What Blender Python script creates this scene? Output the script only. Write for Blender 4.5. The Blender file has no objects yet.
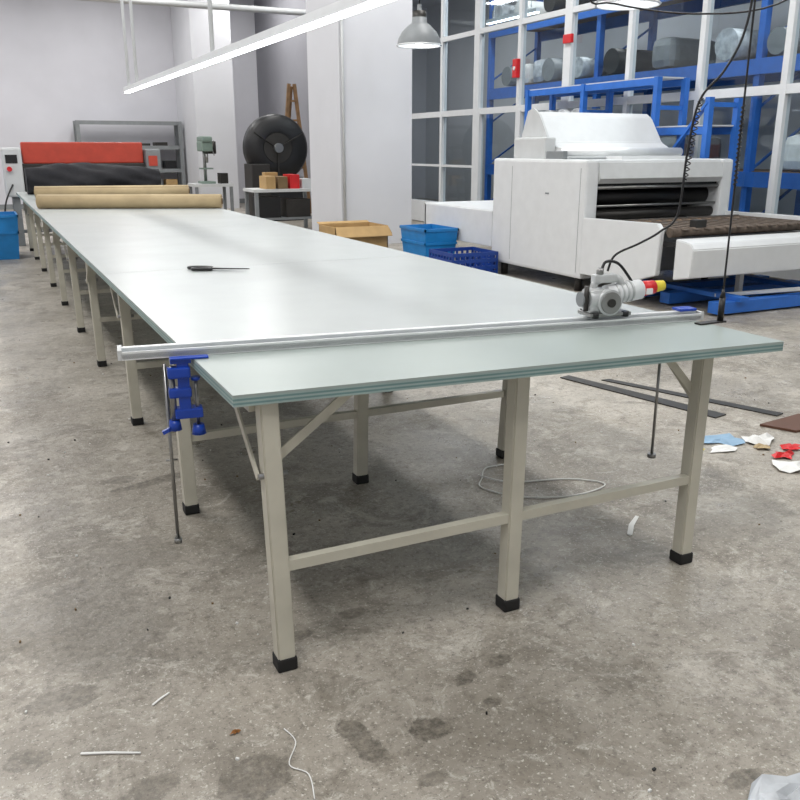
import bpy, bmesh, math, random
from mathutils import Vector, Matrix, Euler
random.seed(4)
scene=bpy.context.scene
try: scene.view_settings.view_transform='Standard'
except Exception: pass

# ------------------------------------------------------------ materials
def srgb(r,g,b):
    f=lambda c:(c/255/12.92) if c/255<=0.04045 else ((c/255+0.055)/1.055)**2.4
    return (f(r),f(g),f(b),1)
MATS={}
def mat(name,rgb,rough=0.5,metal=0.0,var=0.06,scale=8,bump=0.0,emit=0,coat=0):
    if name in MATS: return MATS[name]
    m=bpy.data.materials.new(name); m.use_nodes=True
    nt=m.node_tree; b=nt.nodes['Principled BSDF']
    c=srgb(*rgb)
    tc=nt.nodes.new('ShaderNodeTexCoord'); n=nt.nodes.new('ShaderNodeTexNoise')
    n.inputs['Scale'].default_value=scale; n.inputs['Detail'].default_value=5
    nt.links.new(tc.outputs['Object'],n.inputs['Vector'])
    r=nt.nodes.new('ShaderNodeValToRGB')
    r.color_ramp.elements[0].position=0.3; r.color_ramp.elements[1].position=0.7
    r.color_ramp.elements[0].color=tuple(x*(1-var*2) for x in c[:3])+(1,)
    r.color_ramp.elements[1].color=tuple(min(1,x*(1+var)) for x in c[:3])+(1,)
    nt.links.new(n.outputs['Fac'],r.inputs['Fac']); nt.links.new(r.outputs['Color'],b.inputs['Base Color'])
    b.inputs['Roughness'].default_value=rough; b.inputs['Metallic'].default_value=metal
    if coat: b.inputs['Coat Weight'].default_value=coat; b.inputs['Coat Roughness'].default_value=0.15
    if bump:
        bp=nt.nodes.new('ShaderNodeBump'); bp.inputs['Strength'].default_value=bump; bp.inputs['Distance'].default_value=0.01
        nt.links.new(n.outputs['Fac'],bp.inputs['Height']); nt.links.new(bp.outputs['Normal'],b.inputs['Normal'])
    if emit:
        b.inputs['Emission Color'].default_value=(0.93,0.97,1,1); b.inputs['Emission Strength'].default_value=emit
    MATS[name]=m; return m

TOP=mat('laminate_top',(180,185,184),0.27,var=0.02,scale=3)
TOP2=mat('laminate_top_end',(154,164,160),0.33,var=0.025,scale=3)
PLY=mat('edge_ply_teal',(104,134,134),0.5)
PLY2=mat('edge_ply_pale',(150,168,164),0.5)
LEG=mat('cream_steel',(194,190,175),0.42,var=0.05)
RUB=mat('black_rubber',(22,22,22),0.7)
ALU=mat('aluminium',(205,208,210),0.28,0.75,var=0.03)
CAST=mat('cast_silver',(196,198,198),0.35,0.35,var=0.05,scale=30)
ALUW=mat('aluminium_bright',(228,230,230),0.35,0.3,var=0.02)
STEEL=mat('steel',(150,150,148),0.3,0.9)
DSTEEL=mat('dark_steel',(62,60,58),0.45,0.6)
BLUE=mat('blue_paint',(22,66,170),0.35)
RACKB=mat('rack_blue',(44,108,196),0.45)
BINB=mat('bin_blue',(28,125,192),0.4)
CRATEB=mat('crate_blue',(20,60,140),0.45)
WHITE=mat('white_powdercoat',(218,220,221),0.38,var=0.02)
WHITE2=mat('offwhite_panel',(202,204,204),0.45,var=0.03)
GREY=mat('grey_paint',(128,132,134),0.5)
BLACK=mat('black_plastic',(18,18,20),0.4)
BFAB=mat('black_fabric',(34,34,38),0.9,bump=0.6,scale=14)
RED=mat('red_paint',(186,66,48),0.5)
REDP=mat('red_plastic',(205,30,35),0.4)
YEL=mat('yellow_label',(225,205,60),0.5)
KRAFT=mat('kraft_paper',(178,158,122),0.7,var=0.05)
KRAFTD=mat('kraft_core',(120,98,68),0.8)
CARD=mat('cardboard',(178,146,98),0.8)
WOOD=mat('brown_wood',(128,98,66),0.6,var=0.15)
WRAP=mat('plastic_wrap',(190,194,198),0.4,var=0.2,scale=10)
GREENP=mat('drill_green',(120,138,128),0.5)
PAPERW=mat('paper_white',(225,225,222),0.8)
PAPERB=mat('paper_blue',(140,170,195),0.8)
LEDM=mat('led_diffuser',(255,255,255),0.5,emit=6)
COLM=mat('column_paint',(208,209,213),0.6,var=0.015,scale=2)
TILE=mat('felt_belt',(96,84,74),0.9,var=0.2,scale=20)

def wallmat(name,rgb):
    return mat(name,rgb,0.75,var=0.03,scale=1.2)
WB=wallmat('wall_back_paint',(208,208,214))
WG=wallmat('wall_shaded_grey',(140,140,146))  # recess wall: its shadow is put into the colour as a darker grey
WW=wallmat('wall_white_paint',(204,206,210))

def glassmat():
    m=bpy.data.materials.new('window_glass'); m.use_nodes=True; nt=m.node_tree
    nt.nodes.clear(); out=nt.nodes.new('ShaderNodeOutputMaterial')
    t=nt.nodes.new('ShaderNodeBsdfTransparent'); t.inputs[0].default_value=(0.66,0.74,0.78,1)
    g=nt.nodes.new('ShaderNodeBsdfGlossy'); g.inputs['Roughness'].default_value=0.03; g.inputs[0].default_value=(.8,.85,.9,1)
    mx=nt.nodes.new('ShaderNodeMixShader'); lw=nt.nodes.new('ShaderNodeLayerWeight')
    p=nt.nodes.new('ShaderNodeMath'); p.operation='POWER'; p.inputs[1].default_value=4
    q=nt.nodes.new('ShaderNodeMath'); q.operation='MULTIPLY_ADD'; q.inputs[1].default_value=.7; q.inputs[2].default_value=.06
    nt.links.new(lw.outputs['Facing'],p.inputs[0]); nt.links.new(p.outputs[0],q.inputs[0]); nt.links.new(q.outputs[0],mx.inputs[0])
    nt.links.new(t.outputs[0],mx.inputs[1]); nt.links.new(g.outputs[0],mx.inputs[2])
    nt.links.new(mx.outputs[0],out.inputs[0]); return m
GLASS=glassmat()

def floormat():
    m=bpy.data.materials.new('stained_concrete'); m.use_nodes=True; nt=m.node_tree; N=nt.nodes; L=nt.links
    b=N['Principled BSDF']; geo=N.new('ShaderNodeNewGeometry')
    def noise(scale,detail=6,rough=0.6,dist=0.0,off=0):
        n=N.new('ShaderNodeTexNoise'); n.inputs['Scale'].default_value=scale; n.inputs['Detail'].default_value=detail
        n.inputs['Roughness'].default_value=rough; n.inputs['Distortion'].default_value=dist
        v=geo.outputs['Position']
        if off:
            a=N.new('ShaderNodeVectorMath'); a.operation='ADD'; a.inputs[1].default_value=(off,off*1.7,0); L.new(v,a.inputs[0]); v=a.outputs[0]
        L.new(v,n.inputs['Vector']); return n
    def ramp(src,p0,p1,c0=(0,0,0,1),c1=(1,1,1,1)):
        r=N.new('ShaderNodeValToRGB'); e=r.color_ramp.elements
        e[0].position=p0;e[1].position=p1;e[0].color=c0;e[1].color=c1
        L.new(src,r.inputs['Fac']); return r.outputs['Color']
    def mix(f,a,bb,mode='MIX'):
        x=N.new('ShaderNodeMix'); x.data_type='RGBA'; x.blend_type=mode
        if isinstance(f,float): x.inputs['Factor'].default_value=f
        else: L.new(f,x.inputs['Factor'])
        for s,v in (('A',a),('B',bb)):
            sock=[i for i in x.inputs if i.name==s and i.type=='RGBA'][0]
            if isinstance(v,tuple): sock.default_value=v
            else: L.new(v,sock)
        return [o for o in x.outputs if o.type=='RGBA'][0]
    def mth(op,a,bb=None):
        x=N.new('ShaderNodeMath'); x.operation=op
        for i,v in enumerate((a,bb)):
            if v is None: continue
            if isinstance(v,(int,float)): x.inputs[i].default_value=v
            else: L.new(v,x.inputs[i])
        return x.outputs[0]
    base=ramp(noise(1.1,8,0.65).outputs['Fac'],0.36,0.64,srgb(134,127,116),srgb(174,167,156))
    col=mix(mth('MULTIPLY',ramp(noise(2.6,10,0.76,0.8).outputs['Fac'],0.52,0.59),0.6),base,srgb(110,103,92))
    col=mix(mth('MULTIPLY',ramp(noise(1.7,11,0.78,0.5,7).outputs['Fac'],0.55,0.60),0.5),col,srgb(114,106,94))
    col=mix(mth('MULTIPLY',ramp(noise(4.5,10,0.8,1.2,3).outputs['Fac'],0.55,0.63),0.6),col,srgb(198,193,183))
    col=mix(mth('MULTIPLY',ramp(noise(30,8,0.8).outputs['Fac'],0.50,0.62),0.6),col,srgb(92,86,77))
    col=mix(mth('MULTIPLY',ramp(noise(14,10,0.85,0.5,11).outputs['Fac'],0.55,0.61),0.45),col,srgb(208,204,194))
    col=mix(mth('MULTIPLY',ramp(noise(90,3,0.6).outputs['Fac'],0.60,0.67),0.65),col,srgb(212,208,198))
    col=mix(mth('MULTIPLY',ramp(noise(120,3,0.6,0,9).outputs['Fac'],0.62,0.68),0.7),col,srgb(66,60,52))
    wn=noise(9,5,0.6); wn2=noise(34,8,0.8)
    sep=N.new('ShaderNodeSeparateXYZ'); L.new(geo.outputs['Position'],sep.inputs[0])
    wob=mth('ADD',mth('MULTIPLY',mth('SUBTRACT',wn.outputs['Fac'],0.5),2.4),mth('MULTIPLY',mth('SUBTRACT',wn2.outputs['Fac'],0.5),1.6))
    spots=[(0.69,1.64,.030,.095,.15,.85),(0.86,1.60,.050,.040,0,.9),(0.42,1.62,.095,.060,.4,.7),(1.05,1.75,.034,.026,.3,.9),
           (1.06,1.63,.028,.022,0,.85),(1.17,1.78,.045,.022,.2,.8),(1.43,1.13,.05,.025,0,.8),(.19,1.69,.07,.035,.2,.6),(.55,3.6,.16,.035,.3,.7),
           (.41,3.68,.07,.04,0,.6),(.78,1.44,.035,.022,0,.6),(.05,2.13,.09,.05,.3,.6),(-.05,1.92,.05,.03,0,.6),(.70,2.15,.05,.022,0,.7),(.9,2.2,.04,.03,0,.6),
           (.12,2.5,.24,.32,.5,.45),(.33,2.9,.2,.15,.2,.4),(1.6,2.3,.1,.02,.3,.6),(.0,3.4,.25,.1,.5,.4),(-.3,4.2,.4,.2,.3,.4),(2.6,2.2,.3,.12,.3,.3)]
    acc=None
    for (x,y,rx,ry,a,s) in spots:
        dx=mth('SUBTRACT',sep.outputs[0],x); dy=mth('SUBTRACT',sep.outputs[1],y)
        ca,sa=math.cos(a),math.sin(a)
        u=mth('DIVIDE',mth('ADD',mth('MULTIPLY',dx,ca),mth('MULTIPLY',dy,sa)),rx)
        v=mth('DIVIDE',mth('SUBTRACT',mth('MULTIPLY',dy,ca),mth('MULTIPLY',dx,sa)),ry)
        d=mth('SQRT',mth('ADD',mth('MULTIPLY',u,u),mth('MULTIPLY',v,v)))
        d=mth('ADD',d,wob)
        mr=N.new('ShaderNodeMapRange'); mr.inputs[1].default_value=1.16; mr.inputs[2].default_value=0.98
        mr.inputs[3].default_value=0; mr.inputs[4].default_value=s; L.new(d,mr.inputs[0])
        acc=mr.outputs[0] if acc is None else mth('MAXIMUM',acc,mr.outputs[0])
    dark=ramp(noise(40,8,0.8,0,5).outputs['Fac'],0.42,0.60,srgb(76,71,64),srgb(132,125,113))
    col=mix(acc,col,dark)
    L.new(col,b.inputs['Base Color'])
    rr=ramp(noise(1.6,9,0.75).outputs['Fac'],0.38,0.62,(0.26,)*3+(1,),(0.58,)*3+(1,))
    L.new(rr,b.inputs['Roughness'])
    bp=N.new('ShaderNodeBump'); bp.inputs['Strength'].default_value=0.4; bp.inputs['Distance'].default_value=0.008
    L.new(noise(22,8,0.7).outputs['Fac'],bp.inputs['Height']); L.new(bp.outputs['Normal'],b.inputs['Normal'])
    return m
FLOOR=floormat()

# ------------------------------------------------------------ builder
class B:
    def __init__(s,name,M=None):
        s.name=name; s.bm=bmesh.new(); s.mats=[]; s.M=M or Matrix()
    def _add(s,t,m,smooth=None):
        if m not in s.mats: s.mats.append(m)
        i=s.mats.index(m)
        bmesh.ops.recalc_face_normals(t,faces=t.faces)
        for f in t.faces:
            f.material_index=i
            if smooth: f.smooth=(smooth=='all' or len(f.verts)==4)
        t.transform(s.M)
        me=bpy.data.meshes.new('tmp'); t.to_mesh(me); t.free(); s.bm.from_mesh(me); bpy.data.meshes.remove(me)
    def box(s,c,d,m,rot=(0,0,0),bev=0,taper=None):
        t=bmesh.new(); bmesh.ops.create_cube(t,size=1)
        for v in t.verts:
            k=1
            if taper and v.co.z<0: k=taper
            v.co=Vector((v.co.x*d[0]*k,v.co.y*d[1]*k,v.co.z*d[2]))
        if bev: bmesh.ops.bevel(t,geom=t.edges[:],offset=bev,segments=2,affect='EDGES',profile=0.6)
        t.transform(Matrix.Translation(c)@Euler(rot).to_matrix().to_4x4())
        s._add(t,m)
    def bx(s,x0,x1,y0,y1,z0,z1,m,bev=0):
        s.box(((x0+x1)/2,(y0+y1)/2,(z0+z1)/2),(abs(x1-x0),abs(y1-y0),abs(z1-z0)),m,bev=bev)
    def quad(s,pts,m):
        t=bmesh.new(); t.faces.new([t.verts.new(p) for p in pts]); s._add(t,m)
    def frame(s,p0,p1):
        p0=Vector(p0);p1=Vector(p1); z=(p1-p0).normalized()
        up=Vector((0,0,1)) if abs(z.z)<0.9 else Vector((0,1,0))
        x=up.cross(z).normalized(); y=z.cross(x)
        R=Matrix((x,y,z)).transposed().to_4x4(); R.translation=(p0+p1)/2
        return R,(p1-p0).length
    def beam(s,p0,p1,w,h,m,bev=0):
        R,l=s.frame(p0,p1); t=bmesh.new(); bmesh.ops.create_cube(t,size=1)
        for v in t.verts: v.co=Vector((v.co.x*w,v.co.y*h,v.co.z*l))
        if bev: bmesh.ops.bevel(t,geom=t.edges[:],offset=bev,segments=2,affect='EDGES')
        t.transform(R); s._add(t,m)
    def cyl(s,p0,p1,r,m,r2=None,seg=20):
        R,l=s.frame(p0,p1); t=bmesh.new()
        bmesh.ops.create_cone(t,cap_ends=True,segments=seg,radius1=r,radius2=r if r2 is None else r2,depth=l)
        t.transform(R); s._add(t,m,'quads')
    def prism(s,pts,vec,m,bev=0):
        t=bmesh.new(); vs=[t.verts.new(p) for p in pts]; f=t.faces.new(vs)
        r=bmesh.ops.extrude_face_region(t,geom=[f])
        for v in [g for g in r['geom'] if isinstance(g,bmesh.types.BMVert)]: v.co+=Vector(vec)
        if bev: bmesh.ops.bevel(t,geom=t.edges[:],offset=bev,segments=2,affect='EDGES')
        s._add(t,m)
    def lathe(s,prof,c,m,seg=32,axis='Z',close=False):
        t=bmesh.new(); rings=[]
        for r,z in prof:
            ring=[]
            for i in range(seg):
                a=2*math.pi*i/seg; p=(r*math.cos(a),r*math.sin(a),z)
                if axis=='X': p=(z,r*math.cos(a),r*math.sin(a))
                if axis=='Y': p=(r*math.cos(a),z,r*math.sin(a))
                ring.append(t.verts.new(Vector(p)+Vector(c)))
            rings.append(ring)
        for a,b in zip(rings,rings[1:]):
            for i in range(seg): t.faces.new((a[i],a[(i+1)%seg],b[(i+1)%seg],b[i]))
        if close:
            t.faces.new(rings[0]); t.faces.new(rings[-1])
        s._add(t,m,'quads')
    def tube(s,pts,r,m,seg=8,sub=6,closed=False):
        P=[Vector(p) for p in pts]; Q=[]
        if sub>1 and len(P)>2:
            for i in range(len(P)-1):
                p0=P[max(i-1,0)];p1=P[i];p2=P[i+1];p3=P[min(i+2,len(P)-1)]
                for k in range(sub):
                    u=k/sub
                    Q.append(0.5*((2*p1)+(-p0+p2)*u+(2*p0-5*p1+4*p2-p3)*u*u+(-p0+3*p1-3*p2+p3)*u**3))
            Q.append(P[-1])
        else: Q=P
        t=bmesh.new(); rings=[]; nrm=None
        for i,q in enumerate(Q):
            d=(Q[min(i+1,len(Q)-1)]-Q[max(i-1,0)]).normalized()
            if nrm is None:
                nrm=d.orthogonal().normalized()
            nrm=(nrm-d*nrm.dot(d)).normalized(); bn=d.cross(nrm)
            rings.append([t.verts.new(q+(nrm*math.cos(2*math.pi*k/seg)+bn*math.sin(2*math.pi*k/seg))*r) for k in range(seg)])
        for a,b in zip(rings,rings[1:]):
            for k in range(seg): t.faces.new((a[k],a[(k+1)%seg],b[(k+1)%seg],b[k]))
        t.faces.new(rings[0]); t.faces.new(rings[-1])
        s._add(t,m,'quads')
    def done(s,loc=None):
        me=bpy.data.meshes.new(s.name); s.bm.to_mesh(me); s.bm.free()
        for m in s.mats: me.materials.append(m)
        o=bpy.data.objects.new(s.name,me); bpy.context.collection.objects.link(o)
        return o

# ------------------------------------------------------------ room
XW=8.0; YB=23.0; ZC=5.2; XL=-3.2; YF=-3.0; XR=12.0
b=B('floor'); b.bx(XL-.2,XR+.2,YF-.2,YB+.2,-.1,0,FLOOR); b.done()
b=B('ceiling'); b.bx(XL-.2,XR+.2,YF-.2,YB+.2,ZC,ZC+.1,WW); b.done()
b=B('wall_back'); b.bx(XL-.2,XR+.2,YB,YB+.2,0,ZC,WB); b.done()
b=B('wall_left'); b.bx(XL-.2,XL,YF,YB,0,ZC,WB); b.done()
b=B('wall_front'); b.bx(XL-.2,XR+.2,YF-.2,YF,0,ZC,WW); b.done()
b=B('wall_right'); b.bx(XR,XR+.2,YF,YB,0,ZC,WW); b.done()
b=B('wall_partition'); b.bx(7.0,7.15,16.4,YB,0,ZC,WG); b.bx(7.0,8.08,16.25,16.4,0,ZC,WG); b.done()
b=B('column'); b.bx(4.86,6.02,12.0,13.3,0,ZC,COLM); b.cyl((4.9,11.97,0),(4.9,11.97,ZC),.02,WHITE2,seg=10); b.done()
b=B('column.001'); b.bx(4.86,5.8,21.0,YB-.01,0,ZC,COLM); b.done()
b=B('baseboard_back'); b.bx(XL,7.0,YB-.02,YB,0,.12,GREY); b.done()

# window wall
posts=[16.1,14.65,13.4,12.1,10.85,9.5,8.2,6.95,5.7,4.4,3.1,1.8,.5,-.8,-2.0]
b=B('window_1')
for i,y in enumerate(posts):
    w=.17 if i in (2,4,8) else .08
    b.bx(XW-.05,XW+.05,y-w/2,y+w/2,.02,ZC-.01,WHITE)
for z,h in ((.22,.40),(2.02,.10),(3.3,.08),(4.5,.08)):
    b.bx(XW-.045,XW+.045,YF+.02,16.1,z-h/2,z+h/2,WHITE)
b.bx(XW-.04,XW+.04,13.4,16.1,1.1-.02,1.1+.02,WHITE)
for y in (12.02,13.28): b.bx(XW-.06,XW+.03,y-.03,y+.03,.42,2.0,WHITE)
b.quad([(XW,YF+.02,.4),(XW,YF+.02,ZC-.01),(XW,16.1,ZC-.01),(XW,16.1,.4)],GLASS)
b.done()
b=B('fire_alarm_box'); b.bx(XW-.13,XW-.055,12.04,12.16,2.48,2.76,REDP,bev=.01); b.cyl((XW-.14,12.1,2.62),(XW-.13,12.1,2.62),.03,WHITE); b.done()
b=B('exit_sign'); b.bx(XW-.10,XW-.051,10.70,10.90,2.86,2.98,REDP,bev=.01); b.done()

# storage room racks behind the glass
b=B('pallet_rack')
RY=(15.6,12.2,8.8,5.4)
for y in RY:
    for x in (9.6,10.7): b.bx(x-.05,x+.05,y-.05,y+.05,0,4.5,RACKB)
    for k in range(5): b.beam((9.6,y,.3+k*.8),(10.7,y,1.0+k*.8),.03,.03,RACKB)
for z in (1.0,2.45,3.6):
    for x in (9.55,10.75): b.bx(x-.03,x+.03,5.4,15.6,z-.10,z+.10,RACKB)
    b.bx(9.6,10.7,5.4,15.6,z+.08,z+.11,WOOD)
b.done()
b=B('wrapped_fabric_rolls')
for z0 in (2.57,3.72,1.12):
    y=5.8
    while y<15.3:
        r=random.uniform(.15,.24)
        if min(abs(y-q) for q in RY)>r+.06 and random.random()<(.75 if z0==2.57 else .45):
            m=random.choice([WRAP,WRAP,GREY,PAPERW,DSTEEL])
            # rolls lying along the shelf or bulky wrapped packs
            if random.random()<.5: b.cyl((9.52,y,z0+r),(10.75,y,z0+r),r,m,seg=16)
            else: b.box((10.1,y,z0+r),(1.0,r*1.9,r*2),m,bev=r*.55)
        y+=r*2+.06
b.done()
b=B('storage_led_lamp')
for y in (13.0,9.2):
    b.bx(8.85,8.93,y,y+1.6,3.62,3.68,WHITE); b.bx(8.86,8.92,y,y+1.6,3.60,3.62,LEDM)
    for q in (.2,1.4): b.cyl((8.89,y+q,3.68),(8.89,y+q,ZC),.01,WHITE,seg=8)
b.done()

# ------------------------------------------------------------ cutting table
b=B('cutting_table')
ZT=.814
FL=(.51,2.0); FR=(2.25,1.845)
def slab(pts,m):
    b.prism([(x,y,ZT-.005) for x,y in pts],(0,0,.005),m)
    for k in range(5):
        z=ZT-.005-(k+1)*.0052
        b.prism([(x,y,z) for x,y in pts],(0,0,.0052),PLY if k%2 else PLY2)
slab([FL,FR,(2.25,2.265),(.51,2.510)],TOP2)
slab([(.51,2.512),(2.25,2.267),(2.25,4.38),(.51,4.38)],TOP)
ys=[4.384,6.85,9.3,11.75,13.55]
for y0,y1 in zip(ys,ys[1:]): slab([(.51,y0),(2.25,y0),(2.25,y1-.004),(.51,y1-.004)],TOP)
zb=ZT-.032
rows=[2.02,3.2,4.47,5.87,7.1,8.45,9.7,11.0,12.25,13.35]
for i,y in enumerate(rows):
    for xb,xt in ((.62,.605),(1.36,1.38),(2.085,2.11)):
        if i==1 and xb>2: xb,xt=2.10,2.14
        b.beam((xb,y,.035),(xt,y+(.015 if i==0 else 0),zb),.05,.05,LEG,bev=.004)
        b.box((xb,y,.02),(.058,.058,.04),RUB,bev=.006)
    b.beam((.61,y,.315),(2.08,y,.315),.028,.03,LEG)
    if i>0: b.bx(.56,2.2,y-.02,y+.02,zb-.04,zb,LEG)
    b.beam((.61,y+.03,.60),(.86,y+.03,zb),.006,.026,LEG)
    b.beam((2.09,y+.03,.62),(1.93,y+.03,zb),.006,.026,LEG)
    s=1 if i%2==0 else -1
    for x in (.575,2.11):
        b.beam((x,y+s*.02,.57),(x,y+s*.28,zb-.01),.006,.024,LEG)
    b.cyl((.57,y,.58),(.65,y,.58),.008,STEEL,seg=8)
for i in range(0,len(rows)-1):
    for x in (.585,2.17): b.bx(x-.02,x+.02,rows[i]+.04,rows[i+1],zb-.035,zb,LEG)
b.done()

# ------------------------------------------------------------ rail (end-cutter track)
A=Vector((.325,2.53,ZT)); a=Vector((1.95,-.275,0)).normalized(); n=Vector((-a.y,a.x,0))
MR=Matrix((a,n,Vector((0,0,1)))).transposed().to_4x4(); MR.translation=A
LR=1.965
b=B('cutter_rail',MR)
b.prism([(0,-.04,.004),(0,.042,.004),(0,.042,.014),(0,.012,.018),(0,.012,.030),(0,-.012,.030),(0,-.012,.022),(0,-.04,.019)],(LR,0,0),ALU)
b.bx(0,LR,-.040,-.034,.001,.025,ALUW)
b.bx(0,LR,-.010,.010,.030,.032,ALUW)
b.bx(0,LR,.034,.044,.001,.022,ALUW)
b.bx(-.012,.0,-.038,.042,.001,.030,WHITE2)
b.bx(LR,LR+.012,-.038,.042,.001,.030,WHITE2)
for k in range(9): b.cyl((.1+k*.22,.025,.014),(.1+k*.22,.025,.019),.006,DSTEEL,seg=10)
b.done()

def clamp(name,ux):
    b=B(name,MR)
    x=ux
    # upper plate, vertical spine with two cast lugs, lower jaw, screw spindles with knobs
    b.bx(x-.030,x+.030,-.078,.05,-.012,.0,BLUE,bev=.003)
    b.bx(x-.030,x+.080,-.085,-.055,.001,.007,BLUE,bev=.002)
    b.bx(x-.012,x+.022,-.075,-.052,-.175,.0,BLUE,bev=.004)
    b.bx(x-.040,x+.026,-.085,-.045,-.055,-.022,BLUE,bev=.006)
    b.bx(x-.040,x+.026,-.080,-.040,-.115,-.085,BLUE,bev=.006)
    b.bx(x-.026,x+.055,-.078,-.030,-.180,-.150,BLUE,bev=.005)
    b.cyl((x+.040,-.055,-.215),(x+.040,-.055,-.060),.006,STEEL,seg=12)
    b.cyl((x+.040,-.055,-.068),(x+.040,-.055,-.058),.014,BLUE,seg=14)
    b.cyl((x+.040,-.055,-.235),(x+.040,-.055,-.205),.022,BLUE,r2=.017,seg=10)
    b.cyl((x-.028,-.06,-.200),(x-.028,-.06,-.02),.009,STEEL,seg=12)
    b.cyl((x-.028,-.06,-.215),(x-.028,-.06,-.185),.020,BLUE,r2=.016,seg=10)
    b.beam((x-.028,-.06,-.205),(x-.065,-.06,-.222),.011,.011,BLUE)
    b.cyl((x-.045,-.03,-.585),(x-.045,-.03,-.02),.0055,STEEL,seg=10)
    b.cyl((x-.045,-.03,-.595),(x-.045,-.03,-.578),.012,STEEL,seg=12)
    b.cyl((x-.062,-.03,-.32),(x-.028,-.03,-.32),.003,STEEL,seg=8)
    return b.done()
clamp('rail_clamp',.160)
b=B('rail_clamp.001',MR)
x=1.86
b.bx(x+.03,x+.10,-.02,.03,.032,.042,BLUE,bev=.003)
b.bx(x-.02,x+.02,.0,.07,-.060,-.036,BLUE,bev=.004)
b.cyl((x,.03,-.10),(x,.03,-.05),.018,BLUE,seg=12)
b.cyl((x,.03,-.52),(x,.03,-.06),.0055,STEEL,seg=10)
b.cyl((x,.03,-.53),(x,.03,-.515),.016,STEEL,seg=12)
b.done()

# ------------------------------------------------------------ end cutter
MC=MR@Matrix.Translation((1.60,0,.036))@Matrix.Scale(1.06,4)
b=B('end_cutter',MC)
b.bx(-.075,.075,-.035,.05,.0,.012,STEEL,bev=.003)
for sx in (-.055,.055):
    for sy in (-.03,.045): b.cyl((sx,sy,-.003),(sx,sy,.014),.012,BLACK,seg=14)
b.bx(-.03,.03,-.02,.03,.01,.05,CAST,bev=.006)
b.cyl((-.01,-.045,.046),(-.01,-.02,.046),.042,CAST,seg=28)
b.cyl((-.01,-.050,.046),(-.01,-.044,.046),.035,STEEL,seg=28)
b.cyl((-.01,-.054,.046),(-.01,-.049,.046),.014,DSTEEL,seg=16)
b.bx(-.075,-.02,-.03,.03,.012,.085,CAST,bev=.010)
b.cyl((-.075,.0,.055),(-.02,.0,.055),.036,CAST,seg=20)
b.cyl((-.098,.0,.055),(-.07,.0,.055),.024,GREY,seg=18)
b.cyl((.0,.005,.062),(.13,.012,.075),.033,WHITE,seg=24)
for k in range(4): b.cyl((.03+k*.018,.007,.066+k*.002),(.036+k*.018,.007,.0665+k*.002),.035,CAST,seg=24)
b.cyl((.13,.012,.075),(.185,.015,.080),.026,REDP,r2=.022,seg=20)
b.cyl((.184,.015,.080),(.222,.017,.083),.020,YEL,r2=.017,seg=18)
b.bx(.14,.165,-.014,.0,.06,.08,WHITE,bev=.002)
b.tube([(-.05,0,.075),(-.045,0,.105),(-.01,0,.118),(.04,0,.114),(.055,0,.085)],.012,CAST,seg=10)
b.bx(-.055,.03,-.014,.014,.105,.133,CAST,bev=.006)
b.cyl((-.03,0,.13),(-.03,0,.152),.012,STEEL,seg=14)
b.cyl((-.085,-.02,.02),(-.085,-.02,.10),.008,DSTEEL,seg=12)
b.tube([(-.02,.01,.13),(0,.02,.168),(.05,.02,.16),(.10,.012,.10)],.005,BLACK,seg=8)
b.done()
b=B('cutter_power_cord')
pts=[(1.93,2.335,.995),(1.955,2.33,1.05),(2.034,2.30,1.09),(2.09,2.267,1.13),(2.14,2.244,1.19),(2.15,2.236,1.40),(2.172,2.225,1.554),(2.236,2.194,1.646),(2.283,2.171,1.766),(2.302,2.17,1.95),(2.31,2.18,2.4)]
b.tube(pts,.004,BLACK,sub=8)
co=[]
P0=Vector((2.150,2.236,1.30));P1=Vector((2.175,2.224,1.56))
for i in range(150):
    t=i/149; c=P0.lerp(P1,t); an=t*2*math.pi*14
    co.append(c+Vector((math.cos(an),math.sin(an),0))*.007)
b.tube(co,.0022,BLACK,sub=1,seg=6)
b.cyl((2.305,2.165,ZT+.002),(2.305,2.165,.90),.011,BLACK,seg=14)
b.cyl((2.305,2.165,.90),(2.305,2.165,.93),.011,BLACK,r2=.004,seg=14)
b.bx(2.20,2.32,2.15,2.18,ZT+.0005,ZT+.006,DSTEEL)
b.tube([(2.305,2.165,.92),(2.308,2.167,1.6),(2.31,2.17,2.4),(2.31,2.18,ZC)],.0035,BLACK)
co=[]
for i in range(160):
    t=i/159; an=t*2*math.pi*18
    co.append(Vector((2.307,2.166,1.28+t*.26))+Vector((math.cos(an),math.sin(an),0))*.006)
b.tube(co,.002,BLACK,sub=1,seg=6)
b.done()

def ring(b,c,rx,ry,r,m):
    b.tube([(c[0]+rx*math.cos(k*math.pi/8),c[1]+ry*math.sin(k*math.pi/8),c[2]) for k in range(17)],r,m,sub=1)
MS=Matrix.Translation((1.03,4.27,ZT+.006))@Matrix.Rotation(-.47,4,'Z')
b=B('fabric_scissors',MS)
b.prism([(-.01,-.008,0),(.18,.0,0),(.18,.004,0),(-.01,.016,0)],(0,0,.004),DSTEEL)
b.prism([(-.01,-.018,.004),(.175,-.024,.004),(-.01,.008,.004)],(0,0,.004),DSTEEL)
ring(b,(-.075,.026,.004),.060,.020,.008,BLACK); ring(b,(-.055,-.026,.004),.048,.018,.008,BLACK)
b.cyl((0,0,0),(0,0,.010),.007,STEEL,seg=12)
b.done()

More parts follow.
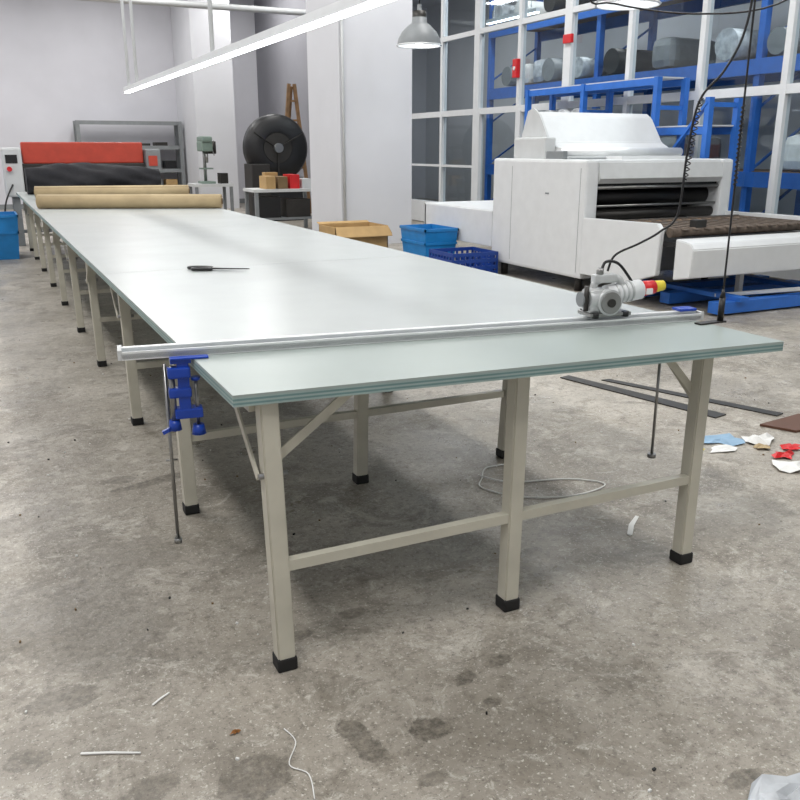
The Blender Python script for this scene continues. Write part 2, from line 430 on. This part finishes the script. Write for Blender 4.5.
def roll(name,p0,p1,r,m,core):
    b=B(name); b.cyl(p0,p1,r,m,seg=40)
    d=(Vector(p1)-Vector(p0)).normalized()
    b.cyl(Vector(p0)-d*.012,Vector(p1)+d*.012,r*.42,core,seg=20)
    b.cyl(Vector(p0)-d*.013,Vector(p1)+d*.013,r*.3,BLACK,seg=20)
    q=Vector((0,0,r*.72)); 
    b.beam(Vector(p0)+q+Vector((0,-r*.7,0)),Vector(p1)+q+Vector((0,-r*.7,0)),.004,.004,KRAFTD)
    return b.done()
roll('kraft_paper_roll',(.56,9.60,ZT+.072),(2.26,8.86,ZT+.072),.071,KRAFT,KRAFTD)
roll('kraft_paper_roll.001',(.65,11.5,ZT+.078),(2.42,11.1,ZT+.078),.075,KRAFT,KRAFTD)

b=B('black_fabric_roll')
t=bmesh.new(); rings=[]; N_=28; S_=28
for i in range(N_+1):
    u=i/N_; ring_=[]
    for k in range(S_):
        an=2*math.pi*k/S_
        r=.175+.03*math.sin(u*3.1)+.022*math.sin(an*3+u*9)+.014*math.sin(an*7-u*21)+random.uniform(-.004,.004)
        if u>.72: r*=1-.35*(u-.72)/.28
        z=max(r*math.sin(an),-.175)
        ring_.append(t.verts.new((.62+u*1.75,12.72+r*1.15*math.cos(an),ZT+.18+z)))
    rings.append(ring_)
for p,q in zip(rings,rings[1:]):
    for k in range(S_): t.faces.new((p[k],p[(k+1)%S_],q[(k+1)%S_],q[k]))
t.faces.new(rings[0]); t.faces.new(rings[-1])
b._add(t,BFAB,'quads')
b.prism([(1.2,12.35,ZT+.002),(2.2,12.32,ZT+.002),(2.2,12.5,ZT+.01),(1.2,12.5,ZT+.02)],(0,0,.05),BFAB,bev=.01)
b.done()

# ------------------------------------------------------------ red spreading machine at table end
b=B('fabric_spreading_machine')
Y=14.3
b.bx(.68,2.42,Y-.12,Y+.12,1.19,1.50,RED,bev=.02)
b.bx(.66,2.44,Y-.16,Y+.16,.74,1.19,DSTEEL,bev=.01)
b.cyl((.68,Y-.2,1.0),(2.42,Y-.2,1.0),.07,STEEL)
b.cyl((.68,Y-.22,.85),(2.42,Y-.22,.85),.05,BLACK)
b.bx(.40,.66,Y-.28,Y+.28,.72,1.42,WHITE2,bev=.03)
b.bx(2.44,2.66,Y-.28,Y+.28,1.05,1.40,GREY,bev=.03)
b.bx(2.46,2.60,Y-.2,Y+.2,.72,1.07,DSTEEL,bev=.02)
b.cyl((.48,Y-.33,1.12),(.48,Y-.28,1.12),.035,REDP)
b.bx(.44,.60,Y-.29,Y-.28,1.2,1.32,BLACK)
b.bx(2.47,2.60,Y-.30,Y-.28,1.15,1.3,RED)
for x in (.53,2.53):
    b.bx(x-.05,x+.05,Y-.2,Y-.1,0,.74,GREY); b.bx(x-.05,x+.05,Y+.1,Y+.2,0,.74,GREY)
b.beam((.53,Y,.2),(2.53,Y,.2),.05,.05,GREY)
b.tube([(.50,Y-.29,.9),(.36,Y-.4,.6),(.32,Y-.45,.1),(.3,Y-.5,.02)],.012,BLACK)
b.done()

b=B('metal_shelving')
x0,x1,y0,y1=2.35,4.75,22.3,22.75
for x in (x0,x1):
    for y in (y0,y1): b.bx(x-.045,x+.045,y-.045,y+.045,0,2.05,GREY)
for z in (.35,.9,1.45,2.02): b.bx(x0,x1,y0,y1,z-.02,z+.02,GREY); b.bx(x0,x1,y0-.02,y0,z-.06,z+.03,GREY)
for z in (.37,.92):
    for k in range(6):
        xx=x0+.22+k*.38; b.bx(xx-.14,xx+.14,y0+.05,y1-.05,z,z+random.uniform(.15,.35),random.choice([CARD,GREY,DSTEEL,BLACK]))
for k in (0,1,3,4): b.bx(x0+.1+k*.42,x0+.4+k*.42,y0+.05,y1-.05,1.47,1.47+random.uniform(.05,.15),random.choice([CARD,DSTEEL,GREY]))
b.done()

def bin_(name,x,y,w,d,h,m):
    b=B(name)
    k=.85
    outer=[(-w/2,-d/2),(w/2,-d/2),(w/2,d/2),(-w/2,d/2)]
    tb=bmesh.new()
    vb=[tb.verts.new((x+q[0]*k,y+q[1]*k,.002)) for q in outer]; vt=[tb.verts.new((x+q[0],y+q[1],h)) for q in outer]
    vi=[tb.verts.new((x+q[0]*.93,y+q[1]*.93,h)) for q in outer]; vj=[tb.verts.new((x+q[0]*.8,y+q[1]*.8,.03)) for q in outer]
    tb.faces.new(vb); tb.faces.new(vj)
    for A_,B_ in ((vb,vt),(vt,vi),(vi,vj)):
        for i in range(4): tb.faces.new((A_[i],A_[(i+1)%4],B_[(i+1)%4],B_[i]))
    b._add(tb,m)
    for z in (h-.02,h*.6): 
        s=.85+.15*z/h
        b.box((x,y-d/2*s,z),(w*s+.02,.02,.03),m); b.box((x,y+d/2*s,z),(w*s+.02,.02,.03),m)
        b.box((x-w/2*s,y,z),(.02,d*s+.02,.03),m); b.box((x+w/2*s,y,z),(.02,d*s+.02,.03),m)
    return b.done()
bin_('blue_plastic_bin',.20,12.7,.5,.7,.58,BINB)
bin_('blue_plastic_bin.001',-.2,14.0,.6,.8,.62,BINB)
bin_('blue_plastic_bin.002',5.10,9.68,.46,.7,.46,BINB)

def crate(name,x,y,w,d,h,m):
    b=B(name)
    b.bx(x-w/2,x+w/2,y-d/2,y+d/2,.0,.02,m)
    for z in (.03,h*.35,h*.65,h-.02):
        b.bx(x-w/2,x+w/2,y-d/2-.01,y-d/2+.01,z-.02,z+.02,m); b.bx(x-w/2,x+w/2,y+d/2-.01,y+d/2+.01,z-.02,z+.02,m)
        b.bx(x-w/2-.01,x-w/2+.01,y-d/2,y+d/2,z-.02,z+.02,m); b.bx(x+w/2-.01,x+w/2+.01,y-d/2,y+d/2,z-.02,z+.02,m)
    for k in range(9):
        xx=x-w/2+w*k/8
        for yy in (y-d/2,y+d/2): b.bx(xx-.012,xx+.012,yy-.009,yy+.009,0,h,m)
        yy=y-d/2+d*k/8
        for xx in (x-w/2,x+w/2): b.bx(xx-.009,xx+.009,yy-.012,yy+.012,0,h,m)
    return b.done()
crate('blue_plastic_crate',5.02,8.66,.58,.55,.27,CRATEB)

b=B('cardboard_box')
x0,x1,y0,y1,h=4.08,4.82,10.3,10.9,.43
t=.012
b.bx(x0,x1,y0,y0+t,0,h,CARD); b.bx(x0,x1,y1-t,y1,0,h,CARD); b.bx(x0,x0+t,y0,y1,0,h,CARD); b.bx(x1-t,x1,y0,y1,0,h,CARD); b.bx(x0,x1,y0,y1,0,.012,CARD)
b.prism([(x0,y0,h),(x1,y0,h),(x1+.02,y0-.10,h-.12),(x0-.02,y0-.10,h-.12)],(0,0,.008),CARD)
b.prism([(x0,y1,h),(x1,y1,h),(x1,y1+.08,h+.02),(x0,y1+.08,h+.02)],(0,0,.008),CARD)
b.prism([(x1,y0,h),(x1,y1,h),(x1+.06,y1,h-.10),(x1+.06,y0,h-.10)],(0,0,.008),CARD)
b.done()

# ------------------------------------------------------------ work bench corner
b=B('workbench')
b.bx(4.3,5.5,14.6,15.3,.68,.73,WHITE2)
for x in (4.35,5.45):
    for y in (14.65,15.25): b.bx(x-.03,x+.03,y-.03,y+.03,0,.68,GREY)
b.bx(4.35,5.45,14.65,15.25,.2,.24,GREY)
for k in range(4): b.bx(4.55+k*.22,4.72+k*.22,14.7,15.1,.73,.73+random.uniform(.1,.25),[CARD,KRAFTD,REDP,WHITE2][k])
b.bx(4.66,4.9,15.12,15.28,.73,1.0,CARD)
b.bx(4.40,4.8,14.7,15.1,.24,.6,BLACK); b.bx(4.9,5.35,14.7,15.1,.24,.55,DSTEEL)
b.done()
b=B('exhaust_fan')
c=(5.5,17.0,1.42)
b.lathe([(.30,-.12),(.58,-.14),(.64,-.06),(.64,.16),(.56,.2),(.2,.2)],c,BLACK,axis='Y',seg=40)
b.cyl((c[0],c[1]-.12,c[2]),(c[0],c[1]+.15,c[2]),.29,DSTEEL,seg=28)
for k in range(3):
    an=k*2*math.pi/3+.5
    b.beam((c[0]+.1*math.cos(an),c[1]-.14,c[2]+.1*math.sin(an)),(c[0]+.57*math.cos(an),c[1]-.15,c[2]+.57*math.sin(an)),.03,.02,DSTEEL)
b.cyl((c[0],c[1]-.2,c[2]),(c[0],c[1]-.1,c[2]),.09,STEEL,seg=20)
b.bx(c[0]-.5,c[0]+.5,c[1]-.15,c[1]+.25,.0,.86,BLACK,bev=.02)
b.bx(c[0]-.62,c[0]-.25,c[1]-.35,c[1]+.2,.0,1.12,DSTEEL,bev=.02)
b.done()
b=B('wooden_ladder')
bx_,by=6.42,18.6
b.beam((bx_-.35,by,0),(bx_-.06,by,2.75),.07,.06,WOOD); b.beam((bx_+.35,by,0),(bx_+.06,by,2.75),.07,.06,WOOD)
b.beam((bx_,by+.9,0),(bx_,by+.05,2.7),.07,.06,WOOD)
for z in (.5,1.0,1.5,2.0,2.4):
    w=.35-.29*z/2.75; b.beam((bx_-w,by,z),(bx_+w,by,z),.05,.04,WOOD)
b.done()
b=B('drill_press')
x,y=4.55,19.0
b.bx(x-.35,x+.5,y-.35,y+.35,.62,.68,WHITE2)
for dx in (-.3,.45):
    for dy in (-.3,.3): b.bx(x+dx-.03,x+dx+.03,y+dy-.03,y+dy+.03,0,.62,GREY)
b.bx(x-.15,x+.15,y-.2,y+.2,.68,.73,GREENP,bev=.01)
b.cyl((x,y+.1,.73),(x,y+.1,1.55),.035,STEEL)
b.bx(x-.13,x+.13,y-.12,y+.1,.98,1.01,GREENP)
b.bx(x-.12,x+.12,y-.22,y+.25,1.35,1.56,GREENP,bev=.03)
b.box((x,y,1.6),(.22,.55,.12),GREENP,bev=.04)
b.cyl((x,y-.12,1.12),(x,y-.12,1.36),.03,STEEL)
b.cyl((x+.2,y+.2,1.3),(x+.2,y+.2,1.56),.09,DSTEEL)
for k in range(3):
    an=k*2.1; b.beam((x+.14,y-.05,1.42),(x+.16,y-.05+.18*math.cos(an),1.42+.18*math.sin(an)),.015,.015,STEEL)
b.bx(x+.25,x+.42,y-.2,y+.05,.68,.9,DSTEEL)
b.done()

# ------------------------------------------------------------ heat press machine
b=B('roller_heat_press')
X0,X1,Y0,Y1=5.36,7.30,6.9,8.6
b.bx(X0,X0+.16,Y0,Y1,.14,1.30,WHITE,bev=.03)
b.bx(X1-.16,X1,Y0,Y1,.14,1.30,WHITE,bev=.03)
b.bx(X0+.1,X1-.1,Y0+.03,Y1-.03,1.24,1.295,WHITE,bev=.01)
b.prism([(X0+.16,Y0+.02,1.07),(X0+.16,Y0-.02,1.12),(X0+.16,Y0+.01,1.27),(X0+.16,Y0+.2,1.28),(X0+.16,Y0+.2,1.07)],(X1-X0-.32,0,0),WHITE2)
b.bx(X0+.16,X1-.16,Y0+.02,Y0+.08,.16,.62,WHITE2)
b.bx(X0+.16,X1-.16,Y1-.08,Y1-.02,.16,1.2,WHITE2)
b.bx(X0+.16,X1-.16,Y0+.45,Y0+.5,.6,1.1,BLACK)
b.bx(X0+.16,X1-.16,Y0+.06,Y0+.5,1.03,1.08,BLACK)
b.cyl((X0+.16,Y0+.26,.93),(X1-.16,Y0+.26,.93),.10,BLACK,seg=28)
b.cyl((X0+.16,Y0+.12,.76),(X1-.16,Y0+.12,.76),.05,DSTEEL,seg=24)
b.cyl((X0+.16,Y0+.04,1.03),(X1-.16,Y0+.04,1.03),.018,STEEL)
b.cyl((X0+.16,Y0+.06,.85),(X1-.16,Y0+.06,.85),.012,STEEL)
b.bx(X0-.002,X0+.01,Y0+.08,Y0+.084,.2,1.22,GREY); b.bx(X0-.002,X0+.01,Y1-.4,Y1-.396,.2,1.22,GREY)
b.bx(X0-.006,X0+.01,Y0+.6,Y0+.66,.95,.965,GREY)
for x in (X0+.1,X1-.1):
    for y in (Y0+.15,Y1-.15): b.cyl((x,y,0),(x,y,.15),.04,DSTEEL)
b.prism([(5.62,7.72,1.30),(5.62,8.35,1.30),(5.62,8.38,1.50),(5.62,8.30,1.76),(5.62,8.22,1.80),(5.62,8.12,1.74),(5.62,7.92,1.47),(5.62,7.72,1.38)],(1.60,0,0),WHITE,bev=.012)
b.prism([(5.60,7.68,1.28),(5.60,8.4,1.28),(5.60,8.42,1.5),(5.60,8.3,1.80),(5.60,8.2,1.83),(5.60,8.08,1.76),(5.60,7.88,1.48),(5.60,7.68,1.40)],(.025,0,0),WHITE2)
b.bx(5.46,5.60,7.75,8.35,1.29,1.52,WHITE2,bev=.02)
b.cyl((5.46,7.5,1.37),(7.1,7.5,1.37),.045,ALUW,seg=20)
b.bx(5.44,5.50,7.4,7.7,1.29,1.38,GREY,bev=.01)
b.bx(6.0,6.9,7.15,7.4,1.29,1.33,ALUW)
# rear tray
b.bx(X0+.01,X1-.1,Y1,10.3,.66,.72,WHITE,bev=.008)
b.bx(X0,X0+.05,Y1,10.3,.30,.71,WHITE,bev=.01)
b.bx(X0,X1-.1,10.26,10.31,.30,.71,WHITE2)
for x in (X0+.06,X1-.2): b.bx(x,x+.06,10.15,10.21,0,.6,GREY)
# front feed conveyor
b.prism([(X0-.01,Y0,.75),(X0-.01,5.85,.77),(X0-.01,5.80,.72),(X0-.01,5.82,.32),(X0-.01,6.2,.2),(X0-.01,Y0,.2)],(.05,0,0),WHITE,bev=.006)
b.bx(X1-.05,X1,5.82,Y0,.25,.76,WHITE)
b.bx(X0+.04,X1-.05,5.62,Y0,.58,.62,BLACK)
for y,r,m in ((5.72,.040,TILE),(5.90,.022,STEEL),(6.10,.022,STEEL),(6.30,.03,DSTEEL),(6.52,.03,WOOD),(6.72,.035,DSTEEL)):
    b.cyl((X0+.02,y,.700),(X1+.3,y,.700),r,m,seg=20)
for k in range(16):
    xx=X0+.12+k*.13; b.bx(xx,xx+.06,5.64,6.75,.722,.730,TILE)
b.bx(X0+.3,X0+.42,5.70,5.78,.73,.80,DSTEEL)
b.prism([(X0+.02,5.64,.655),(X0+.02,5.46,.63),(X0+.02,5.42,.58),(X0+.02,5.44,.34),(X0+.02,5.64,.30)],(2.25,0,0),WHITE,bev=.008)
b.bx(X1+.25,X1+.31,5.44,6.8,.3,.74,WHITE2)
for x in (X0+.9,X0+1.9):
    b.bx(x,x+.05,5.7,5.75,.0,.60,WHITE2)
b.beam((X0+.5,5.6,.14),(X0+1.9,5.2,.20),.03,.03,WHITE2)
b.bx(X0+.3,X1+.1,5.35,5.47,.02,.12,RACKB); b.bx(X0+.3,X1+.1,5.95,6.07,.02,.12,RACKB); b.bx(X0+.3,X1+.1,6.35,6.47,.02,.12,RACKB)
b.bx(X0+.5,X0+.6,5.3,6.9,.12,.16,RACKB); b.bx(X0+1.6,X0+1.7,5.3,6.9,.12,.16,RACKB)
b.done()

b=B('warehouse_rack')
for y in (11.0,9.7,8.3,7.45):
    for x in (7.42,7.85): b.bx(x-.035,x+.035,y-.035,y+.035,0,2.22 if y>8 else 1.95,RACKB)
    b.bx(7.42,7.85,y-.02,y+.02,1.85,1.9,RACKB)
for z,ya in ((1.6,7.45),(2.17,8.3)):
    for x in (7.42,7.85): b.bx(x-.02,x+.02,ya,11.0,z-.04,z+.04,RACKB)
b.beam((7.40,8.3,1.0),(7.40,7.45,1.9),.05,.03,RACKB)
b.bx(7.42,7.85,8.3,11.0,2.21,2.225,WHITE2)
b.bx(7.42,7.85,7.45,11.0,1.645,1.66,WHITE2)
for k in range(3): b.cyl((7.45,9.9+k*.33,1.80),(7.84,9.9+k*.33,1.80),.13,WRAP,seg=16)
b.done()

# ------------------------------------------------------------ lamps
def pendant(name,x,y,z,r):
    b=B(name)
    b.lathe([(r,0),(r*.99,.02),(r*.93,.09),(r*.78,.17),(r*.5,.25),(r*.34,.28),(r*.30,.40),(r*.1,.42),(r*.1,.5)],(x,y,z),GREY,seg=36)
    b.lathe([(r*.97,.01),(r*.9,.08),(r*.75,.155),(r*.3,.23),(.001,.235)],(x,y,z),WHITE,seg=36)
    b.lathe([(.12,.20),(.14,.10),(.10,.04),(.001,.03)],(x,y,z),LEDM,seg=20)
    b.cyl((x,y,z+.28),(x,y,z+.42),r*.32,DSTEEL)
    b.cyl((x,y,z+.42),(x,y,ZC),.008,BLACK,seg=8)
    ring(b,(x,y,z+.01),r,r,.010,ALUW)
    return b.done()
pendant('pendant_lamp',5.42,10.6,2.68,.29)
pendant('pendant_lamp.001',5.59,6.74,2.66,.29)
b=B('linear_led_lamp')
b.bx(1.87,1.95,3.0,12.0,2.105,2.16,ALUW)
b.bx(1.88,1.94,3.0,12.0,2.09,2.105,LEDM)
for y in (11.2,11.8,7.5,4.0): b.cyl((1.91,y,2.15),(1.91,y,ZC),.018,WHITE,seg=10)
b.done()
b=B('ceiling_pipe')
b.cyl((XL,17.0,3.95),(7.9,17.0,3.95),.05,WHITE2,seg=16)
b.cyl((XL,17.25,3.95),(7.9,17.25,3.95),.03,ALU,seg=12)
for x in (0,3.4,6.6): b.cyl((x,17,3.95),(x,17,ZC),.02,WHITE2,seg=8)
b.done()
b=B('overhead_power_cables')
b.tube([(4.4,6.0,3.6),(4.55,6.0,2.62),(4.8,5.95,2.52),(5.4,5.7,2.45),(6.0,5.4,2.52),(6.5,5.1,2.9)],.008,BLACK)
b.tube([(4.0,6.4,3.9),(4.3,6.3,2.75),(4.6,6.2,2.62),(4.8,6.1,2.9),(4.85,6.1,3.6)],.008,BLACK)
b.tube([(4.4,6.0,3.6),(4.4,6.0,ZC)],.008,BLACK,sub=1); b.tube([(6.5,5.1,2.9),(6.6,5.1,ZC)],.008,BLACK,sub=1)
b.tube([(4.0,6.4,3.9),(4.0,6.4,ZC)],.008,BLACK,sub=1); b.tube([(4.85,6.1,3.6),(4.85,6.1,ZC)],.008,BLACK,sub=1)
b.done()

# ------------------------------------------------------------ floor litter
b=B('steel_strip_offcut'); b.prism([(3.2,4.26,.001),(3.28,4.28,.001),(3.55,3.22,.001),(3.45,3.20,.001)],(0,0,.006),DSTEEL); b.prism([(3.40,4.1,.001),(3.46,4.1,.001),(3.85,3.1,.001),(3.78,3.08,.001)],(0,0,.005),DSTEEL); b.done()
b=B('brown_board_offcut'); b.prism([(3.56,3.0,.001),(3.64,2.84,.001),(4.0,2.84,.001),(3.9,3.04,.001)],(0,0,.012),mat('brown_board',(92,60,44),0.6)); b.done()
def scrap(name,x,y,s,m,nn=11,h=.012):
    b=B(name); t=bmesh.new(); c=t.verts.new((x,y,h)); r1=[]; r2=[]
    for k in range(nn):
        an=k*2*math.pi/nn; r=s*random.uniform(.5,1.35)
        r1.append(t.verts.new((x+.5*r*math.cos(an),y+.5*r*math.sin(an)*.7,random.uniform(.2*h,h*1.4))))
        r2.append(t.verts.new((x+r*math.cos(an),y+r*math.sin(an)*.7,random.uniform(.001,h*.8))))
    for k in range(nn):
        j=(k+1)%nn
        t.faces.new((c,r1[k],r1[j])); t.faces.new((r1[k],r2[k],r2[j])); t.faces.new((r1[k],r2[j],r1[j]))
    b._add(t,m); return b.done()
scrap('paper_scrap',3.20,2.92,.12,PAPERB); scrap('paper_scrap.001',3.36,2.83,.10,PAPERW,h=.03); scrap('paper_scrap.002',3.10,2.82,.07,PAPERW)
scrap('paper_scrap.003',3.20,2.50,.10,PAPERW,h=.03); scrap('fabric_scrap',3.30,2.62,.07,REDP,h=.02); scrap('fabric_scrap.001',3.42,2.68,.05,REDP,h=.02)
scrap('paper_scrap.004',3.42,2.50,.08,PAPERW,h=.04); scrap('paper_scrap.005',3.30,2.74,.05,KRAFT,h=.02)
scrap('fabric_scrap.002',2.98,2.86,.04,YEL); scrap('dry_leaf',.415,1.80,.014,mat('leaf_brown',(150,100,50),.7),h=.008)
b=B('loose_white_cable')
b.tube([(2.12,3.08,.005),(1.95,3.10,.005),(1.86,3.0,.005),(1.80,2.9,.005),(1.9,2.74,.005),(2.1,2.66,.005),(2.3,2.7,.005),(2.2,2.82,.005),(1.95,2.9,.005),(1.85,3.02,.012)],.0032,PAPERW)
b.done()
def strip(name,p0,p1,w,m):
    b=B(name); d=Vector((p1[0]-p0[0],p1[1]-p0[1],0)); nn=Vector((-d.y,d.x,0)).normalized()*w/2; p=Vector((p0[0],p0[1],.002)); mid=p+d*.5+nn*.8
    b.prism([p-nn,p+nn,mid+nn,p+d+nn*.7,p+d-nn*.7,mid-nn],(0,0,.003),m); return b.done()
strip('paper_strip',(2.06,2.26),(2.20,2.38),.02,PAPERW)
strip('wood_stick',(.06,1.885),(.19,1.825),.006,PAPERW)
strip('wood_stick.001',(.25,2.0),(.30,2.035),.005,PAPERW)
b=B('loose_string'); b.tube([(.53,1.76,.003),(.54,1.70,.003),(.50,1.63,.003),(.53,1.58,.003),(.515,1.5,.003)],.0015,PAPERW); b.done()
b=B('clear_plastic_wrap')
t=bmesh.new(); g=[[t.verts.new((1.36+.03*i+random.uniform(-.01,.01)+.02*math.sin(j*1.3),.90+.016*j+.015*math.sin(i*.9)+random.uniform(-.005,.005),random.uniform(.003,.035))) for j in range(12)] for i in range(16)]
for i in range(15):
    for j in range(11):
        t.faces.new((g[i][j],g[i+1][j],g[i+1][j+1])); t.faces.new((g[i][j],g[i+1][j+1],g[i][j+1]))
b._add(t,WRAP); b.done()
b=B('floor_debris_crumbs')
for k in range(260):
    x=random.uniform(-.4,4.5); y=random.uniform(1.0,7); s=random.uniform(.002,.006)
    b.box((x,y,s/2),(s*1.6,s,s),random.choice([PAPERW,PAPERW,KRAFTD,BLACK]),rot=(0,0,random.random()*3))
b.done()

# ------------------------------------------------------------ lights
def area(name,loc,size,sy,power,rot=(0,0,0),col=(1,.99,.97)):
    l=bpy.data.lights.new(name,'AREA'); l.shape='RECTANGLE'; l.size=size; l.size_y=sy; l.energy=power; l.color=col
    o=bpy.data.objects.new(name,l); bpy.context.collection.objects.link(o); o.location=loc; o.rotation_euler=rot; return o
k=0
for x in (-1.0,3.0,6.0):
    for y in (0.5,5.5,10.5,15.5,20.0):
        area('ceiling_light_%d'%k,(x,y,ZC-.1),.5,2.4,{-1.0:122,3.0:92,6.0:82}[x]); k+=1
for y in (3,8,13,18): area('ceiling_light_%d'%k,(9.0,y,ZC-.1),.5,2.4,100); k+=1
w=bpy.data.worlds.new('world'); scene.world=w; w.use_nodes=True
w.node_tree.nodes['Background'].inputs[0].default_value=(.8,.85,.9,1); w.node_tree.nodes['Background'].inputs[1].default_value=.3

# ------------------------------------------------------------ camera
cam=bpy.data.cameras.new("camera"); o=bpy.data.objects.new("camera",cam); bpy.context.collection.objects.link(o)
scene.camera=o
o.location=(0,0,1.4)
th=math.atan(251/850.); ps=math.atan(430/886.3)
o.rotation_euler=(math.pi/2-th,0,-ps)
cam.sensor_width=36; cam.lens=850*36/800; cam.clip_start=.05
